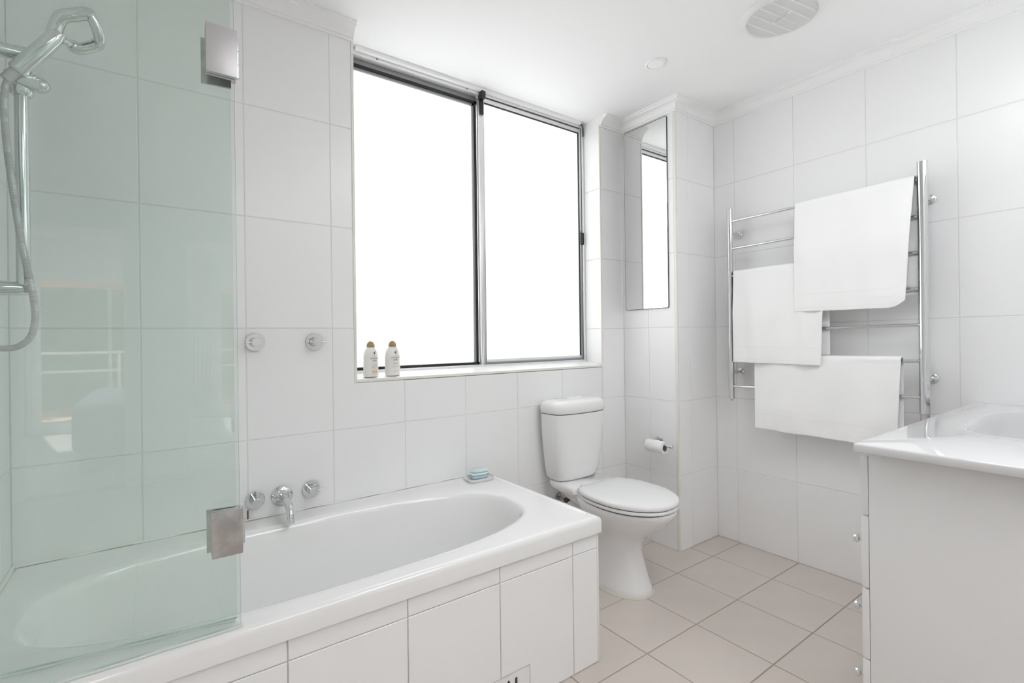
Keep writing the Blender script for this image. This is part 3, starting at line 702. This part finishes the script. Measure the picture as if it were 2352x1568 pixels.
# water valve
vv = empty('stop_valve', (-.515, 0, .30), 'small dark chrome stop valve with hose on wall behind the toilet', 'valve')
VX = -.530
MB().lathe([(0, .026), (.003, .026), (.006, .020), (.006, 0)], (VX, 0, .305), (0, -1, 0), 28).build('flange', 'dark_chrome', vv, smooth=True)
MB().tube([(VX, -.004, .305), (VX, -.050, .305)], .010, 14).build('stem', 'dark_chrome', vv, smooth=True)
MB().lathe([(0, .008), (.004, .013), (.016, .013), (.020, .009)], (VX, -.048, .305), (0, -1, 0), 14).build('handwheel', 'valve', vv, smooth=True)
MB().tube(spline([(VX+.006, -.03, .300), (VX+.035, -.035, .290), (VX+.050, -.045, .31), (VX+.045, -.06, .36), (VX+.04, -.08, .42)], .008), .006, 10).build('hose', 'valve', vv, smooth=True)

# ------------------------------------------------------------------ toilet roll
th = empty('toilet_roll_holder', (0, -.235, .56), 'chrome toilet roll holder on the side of the pier', 'roll holder')
TZ = .561
MB().lathe([(0, .026), (.003, .026), (.006, .023), (.006, 0)], (0, -.245, TZ+.012), (-1, 0, 0), 28).build('wall_plate', 'chrome', th, smooth=True)
MB().tube(spline([(-.004, -.240, TZ+.012), (-.030, -.232, TZ+.012), (-.058, -.215, TZ+.010), (-.070, -.196, TZ+.010)], .01), .0065, 12).build('bracket_arm', 'chrome', th, smooth=True)
MB().tube([(-.070, -.192, TZ+.010), (-.070, -.372, TZ+.010)], .006, 14).build('bar', 'chrome', th, smooth=True)
MB().lathe([(0, .006), (.001, .0105), (.010, .0105), (.012, .0085)], (-.070, -.368, TZ+.010), (0, -1, 0), 18).build('end_cap', 'chrome', th, smooth=True)
tr = empty('toilet_roll', (-.070, -.275, TZ-.004), 'slim half-used white toilet roll on the chrome bar', 'toilet roll')
n = 36; ro, ri = .033, .0185; cz = TZ-.0028
def circ(r, y): return [Vector((-.070+r*math.cos(2*math.pi*k/n), y, cz+r*math.sin(2*math.pi*k/n))) for k in range(n)]
MB().loft([circ(ri, -.332), circ(ro-.001, -.332), circ(ro, -.330), circ(ro, -.222), circ(ro-.001, -.220), circ(ri, -.220)], closed=True).build('paper', 'paper', tr, smooth=True, sharp=50)
MB().loft([circ(ri-.0002, -.3315), circ(ri-.0002, -.2205), circ(ri-.0014, -.2205), circ(ri-.0014, -.3315)], closed=True).build('core', 'card', tr, smooth=True, sharp=50)

# ------------------------------------------------------------------ mirror on the pier
mr = empty('wall_mirror', (0, -.17, 1.306), 'narrow upright frameless mirror on the side of the pier', 'mirror')
my0, my1, mz0, mz1 = -.319, -.020, 1.306, 2.345
def rr_yz(x, ya, yb, za, zb, r, n=6):
    out = []
    for (cy_, cz_, a0) in ((yb-r, zb-r, 0), (ya+r, zb-r, 90), (ya+r, za+r, 180), (yb-r, za+r, 270)):
        for k in range(n+1):
            a = math.radians(a0+90*k/n); out.append(Vector((x, cy_+r*math.cos(a), cz_+r*math.sin(a))))
    return out
MB().loft([rr_yz(-.0005, my0, my1, mz0, mz1, .010), rr_yz(-.0055, my0, my1, mz0, mz1, .010)]).build('edge', 'black', mr)
MB().loft([rr_yz(-.0056, my0+.0018, my1-.0018, mz0+.0018, mz1-.0025, .009), rr_yz(-.0060, my0+.0022, my1-.0022, mz0+.0022, mz1-.003, .009)]).build('glass_face', 'mirror', mr)

# ------------------------------------------------------------------ towel rail
XR = .270
YL, YR = -.514, -1.341
rail = empty('heated_towel_rail', (XR, (YL+YR)/2, .81), 'chrome ladder towel rail on the right wall', 'towel rail')
MB().tube([(XR, YL, .811), (XR, YL, 1.834)], .0155, 28).build('post', 'chrome', rail, smooth=True)
MB().tube([(XR, YR, .826), (XR, YR, 1.848)], .0180, 28).build('post', 'chrome', rail, smooth=True)
RZ = [1.772, 1.6250, 1.4775, 1.3290, 1.1800, 1.0320, .8840]
for z in RZ:
    a_, b_ = Vector((XR, YL-.010, z-.006)), Vector((XR, YR+.012, z+.006))
    MB().tube([a_, b_], .0066, 14).build('rung', 'chrome', rail, smooth=True)
    q = MB()
    for p_, s_ in ((a_, -1), (b_, 1)): q.tube([p_+Vector((0, -.001*s_, 0)), p_+Vector((0, .010*s_, 0))], [.0085, .0085], 14)
for y, z in ((YL, 1.703), (YL, .952), (YR-.004, 1.709), (YR-.004, .963)):
    mo = MB().tube([(RW, y, z), (RW-.003, y, z), (RW-.006, y, z)], [.0195, .0195, .015], 24).build('mount', 'chrome', rail, smooth=True, sharp=50)
    MB().tube([(RW-.004, y, z), (XR+.010, y, z)], .0095, 16).build('mount_arm', 'chrome', mo, smooth=True)
MB().tube([(XR, YR, .60), (XR, YR, .826)], .0150, 20).build('power_sleeve', 'brushed', rail, smooth=True)
MB().tube(spline([(XR, YR, .602), (XR+.005, YR, .585), (XR+.03, YR, .570), (RW, YR, .570)], .01), .012, 16).build('cable_cover', 'brushed', rail, smooth=True)
MB().lathe([(0, .006), (.010, .005), (.012, .002)], (XR, YL, .811), (0, 0, -1), 12).build('bleed_plug', 'dark_chrome', rail)

def towel(name, ya, yb, zr, front, back, label, seed, yb_bot=None, backz=None, amp=.004, slope=0., off=.0, yb_back=None):
    """ya > yb: left and right edges (y); hangs over rung at height zr; front/back drop functions of t in 0..1"""
    nU, r = 56, .0145
    fn = front if callable(front) else (lambda t: front)
    bk = back if callable(back) else (lambda t: back)
    cols = []
    for i in range(nU+1):
        t = i/nU; L1, L2 = fn(t), bk(t); path = []
        nd = 44
        for k in range(nd): path.append((1, -L2*(1-k/nd), L2*(1-k/nd)))              # back face, bottom to top
        for k in range(9):
            a = math.pi*k/8; path.append((0, a, 0))
        for k in range(1, nd+1): path.append((-1, -L1*k/nd, L1*k/nd))
        col = []
        for side, s_, dist in path:
            if side == 0:
                x = XR + r*math.cos(s_); z = zr + r*math.sin(s_); dist = 0; sd = -1 if s_ > math.pi/2 else 1; q = .2
            else:
                sd = side; x = XR + side*r*(1 - .35*min(1, dist/.3)) ; z = zr + s_; q = min(1, dist/.25)
            y = ya + (yb-ya)*t
            if sd < 0:
                if yb_bot is not None: y += (yb_bot-yb)*t*min(1, dist/max(L1, 1e-3))
                w = amp*q*(math.sin(t*11+seed*1.7+dist*2.2) + .6*math.sin(t*23+seed*3.1-dist*5) + .5*noise.noise(Vector((t*6, dist*9, seed))))
                x += -abs(amp)*.9*q + w - off*min(1, dist/.22)
                e_ = dist/max(L1, 1e-3)
                if e_ > .86: x += -.0015*math.sin((t*60)) * (e_-.86)/.14; 
            else:
                if yb_back is not None: y += (yb_back-yb)*t*min(1, dist/.12)
                x += amp*.5*q*noise.noise(Vector((t*5, dist*7, seed+9)))
            z += slope*(t-.5)
            # rounded ends of the fold
            col.append(Vector((x, y, z)))
        cols.append(col)
    nV = len(cols[0]); b = MB()
    b.add([p_ for c_ in cols for p_ in c_], [(i*nV+j, (i+1)*nV+j, (i+1)*nV+j+1, i*nV+j+1) for i in range(nU) for j in range(nV-1)])
    o = b.build('towel', 'towel', smooth=True, sharp=180)
    md = o.modifiers.new('thickness', 'SOLIDIFY'); md.thickness = .0055; md.offset = 0
    md = o.modifiers.new('round', 'BEVEL'); md.width = .0018; md.segments = 2; md.limit_method = 'ANGLE'
    tag(o, label, 'towel', 'white towels on the rail')
    # woven header band and name tag (slightly raised)
    def surf(t, d):
        i = t*nU; i0 = min(int(i), nU-1); L1 = fn(t); k = nV-1-44 + 44*d/L1; k0 = min(int(k), nV-2); fi, fk = i-i0, k-k0
        a_ = cols[i0][k0].lerp(cols[i0+1][k0], fi); c_ = cols[i0][k0+1].lerp(cols[i0+1][k0+1], fi); return a_.lerp(c_, fk) + Vector((-.0033, 0, 0))
    for dz0, dz1 in ((.082, .079), (.018, .0155)):
        bb = MB(); n_ = 40
        ring = []
        for k in range(n_+1):
            t = .01+.98*k/n_; L1 = fn(t); p0, p1 = surf(t, L1-dz0), surf(t, L1-dz1); ring += [p0, p1]
        bb.add(ring, [(2*k, 2*k+1, 2*k+3, 2*k+2) for k in range(n_)])
        so = bb.build('hem_seam', 'plaster', o); 
        md = so.modifiers.new('thickness', 'SOLIDIFY'); md.thickness = .0008
    return o, surf, fn
def tagged(o, surf, fn, t0, t1, d):
    bb = MB(); n_ = 8; ring = []
    for k in range(n_+1):
        t = t0+(t1-t0)*k/n_; L1 = fn(t); ring += [surf(t, L1-d-.013), surf(t, L1-d)]
    bb.add([p_+Vector((-.0008, 0, 0)) for p_ in ring], [(2*k, 2*k+1, 2*k+3, 2*k+2) for k in range(n_)])
    so = bb.build('hanging_label', 'towel', o); md = so.modifiers.new('thickness', 'SOLIDIFY'); md.thickness = .001
o, s_, f_ = towel('towel', -.856, -1.319, 1.776, lambda t: .510 + .012*t - (.030*max(0, (t-.86)/.14)**2), lambda t: .47, 'large white towel hung highest, on the top rung', 1, yb_bot=-1.290, slope=.010, off=.022, amp=.0065, yb_back=-1.334)
tagged(o, s_, f_, .74, .91, .048)
o, s_, f_ = towel('towel', -.540, -.992, 1.484, lambda t: .472 + .006*t, lambda t: .43, 'white towel at middle height, hung nearest the pier', 4, yb_bot=-.966, slope=.004, off=.014, amp=.007)
tagged(o, s_, f_, .80, .93, .046)
o, s_, f_ = towel('towel', -.648, -1.268, 1.036, lambda t: .358 + .016*t, lambda t: .30, 'white towel hung lowest, its end above the vanity top', 8, yb_bot=-1.250, amp=.0085, slope=.008)
tagged(o, s_, f_, .78, .88, .030)

# ------------------------------------------------------------------ vanity
VXL, VYF, VYB = -.792, -1.492, -2.02
van = empty('vanity_cabinet', (-.2, -1.75, 0), 'white laminate vanity cabinet with drawers, seen end-on at right', 'cabinet')
b = MB(); b.box((VXL, VYB, .0), (VXL+.016, VYF, .852)); b.build('end_panel', 'laminate', van, bevel=.0008)
b = MB(); b.box((VXL+.016, VYB, .10), (RW-.001, VYF-.001, .745)); b.box((VXL+.016, VYF-.03, .745), (RW-.001, VYF-.001, .852)); b.box((VXL+.02, VYB, 0), (RW-.001, VYF-.05, .10)); b.build('carcass', 'laminate', van)
zz = [(.842, .692), (.688, .506), (.502, .324), (.320, .100)]
for k, (zt_, zb_) in enumerate(zz):
    dr = MB().box((VXL, VYF+.0015, zb_), (VXL+.38, VYF+.0175, zt_)).build('drawer', 'laminate', van, bevel=.0012)
    if k:
        kz = (.619, .444, .268)[k-1]
        MB().lathe([(0, .0045), (.010, .0040), (.012, .009), (.017, .0115), (.022, .010), (.025, .004)], (VXL+.022, VYF+.0175, kz), (0, 1, 0), 20).build('knob', 'chrome', dr, smooth=True)
        MB().lathe([(0, .0045), (.010, .0040), (.012, .009), (.017, .0115), (.022, .010), (.025, .004)], (VXL+.35, VYF+.0175, kz), (0, 1, 0), 20).build('knob', 'chrome', dr, smooth=True)
for x0, x1 in ((VXL+.384, VXL+.766), (VXL+.770, RW-.003)):
    dr = MB().box((x0, VYF+.0015, .10), (x1, VYF+.0175, .842)).build('cabinet_door', 'laminate', van, bevel=.0012)
    MB().lathe([(0, .0045), (.010, .0040), (.012, .009), (.017, .0115), (.022, .010), (.025, .004)], (x0+.03 if x0 > 0 else x1-.03, VYF+.0175, .62), (0, 1, 0), 20).build('knob', 'chrome', dr, smooth=True)
# top with integral basin
vt = empty('washbasin', (-.2, -1.74, .856), 'glossy white one-piece vanity top with moulded basin', 'washbasin')
TX0, TX1, TY0, TY1, TZ0, TZ1 = -.828, RW-.001, -2.019, -1.472, .8555, .878
inn_ = oval(-.44, .20, -1.93, -1.575, TZ1, 64, 4.0)
out_ = rrect(TX0, TX1, TY0, TY1, TZ1, inn_)
for cxy in ((TX0, TY0), (TX0, TY1), (TX1, TY0), (TX1, TY1)):
    k = min(range(64), key=lambda i: (out_[i].x-cxy[0])**2+(out_[i].y-cxy[1])**2); out_[k].x, out_[k].y = cxy
def ins(d, z): return [Vector((min(max(p.x, TX0+d), TX1), max(min(p.y, TY1-d), TY0), z)) for p in out_]
def bi(f, z): return [Vector(((p.x+.12)*f-.12, (p.y+1.7525)*f-1.7525, z)) for p in inn_]
R_ings = [ins(.012, TZ0+.0005), ins(.001, TZ0+.001), ins(0, TZ0+.004), ins(0, TZ1-.005), ins(.0015, TZ1-.0015), ins(.005, TZ1), bi(1.03, TZ1), bi(1.0, TZ1-.0015), bi(.97, TZ1-.008), bi(.93, TZ1-.025), bi(.86, TZ1-.07), bi(.74, TZ1-.105), bi(.5, TZ1-.12), bi(.1, TZ1-.125)]
MB().loft(R_ings, False, True).build('basin_top', 'marble', vt, smooth=True, sharp=60)
MB().lathe([(0, .022), (.003, .020), (.003, 0)], (-.12, -1.7525, TZ1-.1245), (0, 0, 1), 24).build('waste', 'chrome', vt, smooth=True)
mx = empty('basin_mixer', (-.12, -1.965, TZ1), 'chrome basin mixer tap at the back of the vanity top', 'tap')
MB().tube([(-.12, -1.965, TZ1), (-.12, -1.965, TZ1+.13)], .02, 20).build('tap_body', 'chrome', mx, smooth=True)
MB().tube([(-.12, -1.96, TZ1+.09), (-.12, -1.84, TZ1+.10)], .011, 16).build('tap_spout', 'chrome', mx, smooth=True)

# ------------------------------------------------------------------ ceiling fittings and added fill lights
def downlight(x, y, r, label, on=False, group=None):
    t = empty('downlight', (x, y, ZC), label, 'ceiling light', group)
    MB().lathe([(0, r*1.18), (.003, r*1.18), (.007, r*1.08), (.008, r*.98), (.002, r*.96)], (x, y, ZC), (0, 0, -1), 40).build('trim_ring', 'paint', t, smooth=True)
    MB().lathe([(0, r*.95), (.0045, r*.95), (.0065, r*.90), (.0065, 0)], (x, y, ZC), (0, 0, -1), 40).build('lamp_face', 'lampface' if on else 'seat', t, smooth=True)
downlight(-.375, -.537, .040, 'small round white recessed downlight in the ceiling near the pier')
for nm, pw in (('fill_near', FILL_A), ('fill_hall', FILL_B), ('fill_bedroom', 9.0), ('fill_vanity', FILL_BAR)): M[nm] = mat('opal_light_'+nm, (.9, .9, .9), .5, emis=((.965, .983, 1), pw))  # glowing faces of the added fill lights
def fill_panel(x, y, w, d, face, label, ZC=ZC):  # unseen ceiling panel added to fill the rooms with light
    t = empty('fill_panel', (x, y, ZC), label, 'ceiling light', 'added fill light panels out of view')
    b = MB()
    for x0, x1, y0_, y1_ in ((-w/2, w/2, -d/2, -d/2+.02), (-w/2, w/2, d/2-.02, d/2), (-w/2, -w/2+.02, -d/2+.02, d/2-.02), (w/2-.02, w/2, -d/2+.02, d/2-.02)): b.box((x+x0, y+y0_, ZC-.022), (x+x1, y+y1_, ZC))
    b.build('frame', 'paint', t)
    MB().box((x-w/2+.02, y-d/2+.02, ZC-.018), (x+w/2-.02, y+d/2-.02, ZC-.006)).build('diffuser', face, t)
fill_panel(-.95, -1.66, .64, .60, 'fill_near', 'added square fill light on the unseen ceiling before the vanity')
fill_panel(-2.75, -6.10, 1.2, 1.2, 'fill_bedroom', 'added large square fill light on the bedroom ceiling', 2.5)  # added to brighten the reflected bedroom
fill_panel(-1.40, -2.85, .80, .90, 'fill_hall', 'added square fill light on the unseen hall ceiling')

vl = empty('fill_light_bar', (-.22, -2.02, 1.98), 'added unseen fill light bar on the wall over the vanity', 'fill light')  # unseen bar added to fill the surfaces facing the vanity wall
MB().box((-.74, -2.021, 1.94), (.30, -2.000, 2.08)).build('backplate', 'chrome', vl, bevel=.002)
MB().box((-.72, -2.000, 1.95), (.28, -1.955, 2.07)).build('diffuser', 'fill_vanity', vl, bevel=.012, seg=3)
FX, FYc = -.262, -1.045
fan = empty('exhaust_fan', (FX, FYc, ZC), 'round white ceiling exhaust fan with slatted grille', 'exhaust fan')
RO, RI = .150, .124
MB().lathe([(0, RO), (.004, RO), (.016, RO-.012), (.020, RI+.003), (.018, RI), (.004, RI-.001)], (FX, FYc, ZC), (0, 0, -1), 72).build('surround', 'grille', fan, smooth=True, sharp=50)
MB().lathe([(0.0035, RI), (.0045, 0)], (FX, FYc, ZC), (0, 0, -1), 64).build('recess', 'grille_in', fan)
tdir = Vector((-.010, -.0557, 0)).normalized(); pdir = Vector((tdir.y, -tdir.x, 0))       # text direction and across it
fc = Vector((FX, FYc, 0))
def bar_on(b, c, d, w, ln, z0, z1):
    q = Vector((d.y, -d.x, 0))*w/2; a0, a1 = c-d*ln, c+d*ln
    vs = [Vector((p_.x, p_.y, z)) for z in (z0, z1) for p_ in (a0-q, a1-q, a1+q, a0+q)]
    b.add(vs, [(0,3,2,1),(4,5,6,7),(0,1,5,4),(1,2,6,5),(2,3,7,6),(3,0,4,7)])
ns = 60
for k in range(ns):
    s_ = -RI + (k+.5)*2*RI/ns; half = math.sqrt(max(RI*RI-s_*s_, 0))-.001
    if half < .01: continue
    b = MB()
    if abs(s_) < .0085:
        for sg in (-1, 1):
            c0, c1 = .041, half
            bar_on(b, fc+pdir*s_+tdir*sg*(c0+c1)/2, tdir, .0026, (c1-c0)/2, ZC-.016, ZC-.011)
    else: bar_on(b, fc+pdir*s_, tdir, .0026, half, ZC-.016, ZC-.011)
    b.build('slat', 'grille', fan)
b = MB()
for k in range(-3, 4):
    s_ = k*.041 - .0205*0; half = math.sqrt(max(RI*RI-s_*s_, 0))
    bar_on(b, fc+tdir*s_, pdir, .0042, half, ZC-.0175, ZC-.010)
b.build('rib', 'grille', fan)
b = MB(); bar_on(b, fc, tdir, .017, .041, ZC-.0185, ZC-.012); bd = b.build('badge', 'grille', fan)
vs, fs = text_mesh('AIRFLOW', .0112)
vs2 = [fc + tdir*v.x*1.15 + pdir*(v.y-.0037) + Vector((0, 0, ZC-.0189)) for v in vs]
MB().add(vs2, fs).build('lettering', 'ink', bd)

# ------------------------------------------------------------------ bedroom seen in reflection
bed = empty('bed', (-2.2, -6.2, 0), 'lilac grey covered bed in the bedroom beyond the doorway', 'bed')
MB().box((-2.85, -7.1, .18), (-1.2, -5.2, .62)).build('mattress', 'bed', bed, bevel=.08, seg=4)
MB().box((-2.8, -7.05, 0), (-1.25, -5.25, .2)).build('bed_base', 'bed', bed)
b = MB(); n = 60
vs = []
for k in range(n+1):
    x = -4.1+.62*k/n; y = BY+.12+.03*math.sin(k*1.25); vs += [(x, y, .02), (x, y, 2.3)]
b.add(vs, [(2*k, 2*k+2, 2*k+3, 2*k+1) for k in range(n)])
co = tag(b.build('curtain', 'curtain', smooth=True, sharp=180), 'white pleated curtain beside the bedroom glazing', 'curtain'); md = co.modifiers.new('thickness', 'SOLIDIFY'); md.thickness = .003
tag(MB().box((-4.5, -10.2, -.1), (-1.0, BY-.13, .08)).build('timber_deck', 'timber'), 'orange timber deck outside the bedroom doors', 'deck')
rl = empty('balcony_rail', (-2.7, -9.4, 0), 'white double balcony rail outside the bedroom doors', 'railing')
for z in (.72, 1.0): MB().tube([(-4.5, -9.4, z), (-1.0, -9.4, z)], .02, 10).build('rail', 'paint', rl, smooth=True)
for x in (-4.4, -2.7, -1.1): MB().tube([(x, -9.4, .08), (x, -9.4, 1.0)], .018, 10).build('post', 'paint', rl, smooth=True)
aw = MB().add([(-4.5, BY-.13, 2.35), (-1.0, BY-.13, 2.35), (-1.0, -9.0, 1.95), (-4.5, -9.0, 1.95), (-4.5, BY-.13, 2.37), (-1.0, BY-.13, 2.37), (-1.0, -9.0, 1.97), (-4.5, -9.0, 1.97)], [(0,3,2,1),(4,5,6,7),(0,1,5,4),(1,2,6,5),(2,3,7,6),(3,0,4,7)])
tag(aw.build('awning', 'awning'), 'peach cloth awning outside the bedroom doors', 'awning')
b = MB()
for k in range(2600):
    x, y, z = random.uniform(-6, .5), random.uniform(-12.2, -11.2), random.uniform(-.2, 2.6)
    d = Vector((random.uniform(-1, 1), random.uniform(-1, 1), random.uniform(-1, 1))).normalized()*.09; e = d.cross(Vector((random.random(), random.random(), .3))).normalized()*.04
    c_ = Vector((x, y, z)); b.add([c_-d, c_-e, c_+d, c_+e], [(0, 1, 2, 3)])
b.box((-6, -12.4, -.3), (.5, -12.3, 2.7))
tag(b.build('hedge', 'leaf'), 'green garden hedge beyond the balcony rail', 'hedge', kind='stuff')
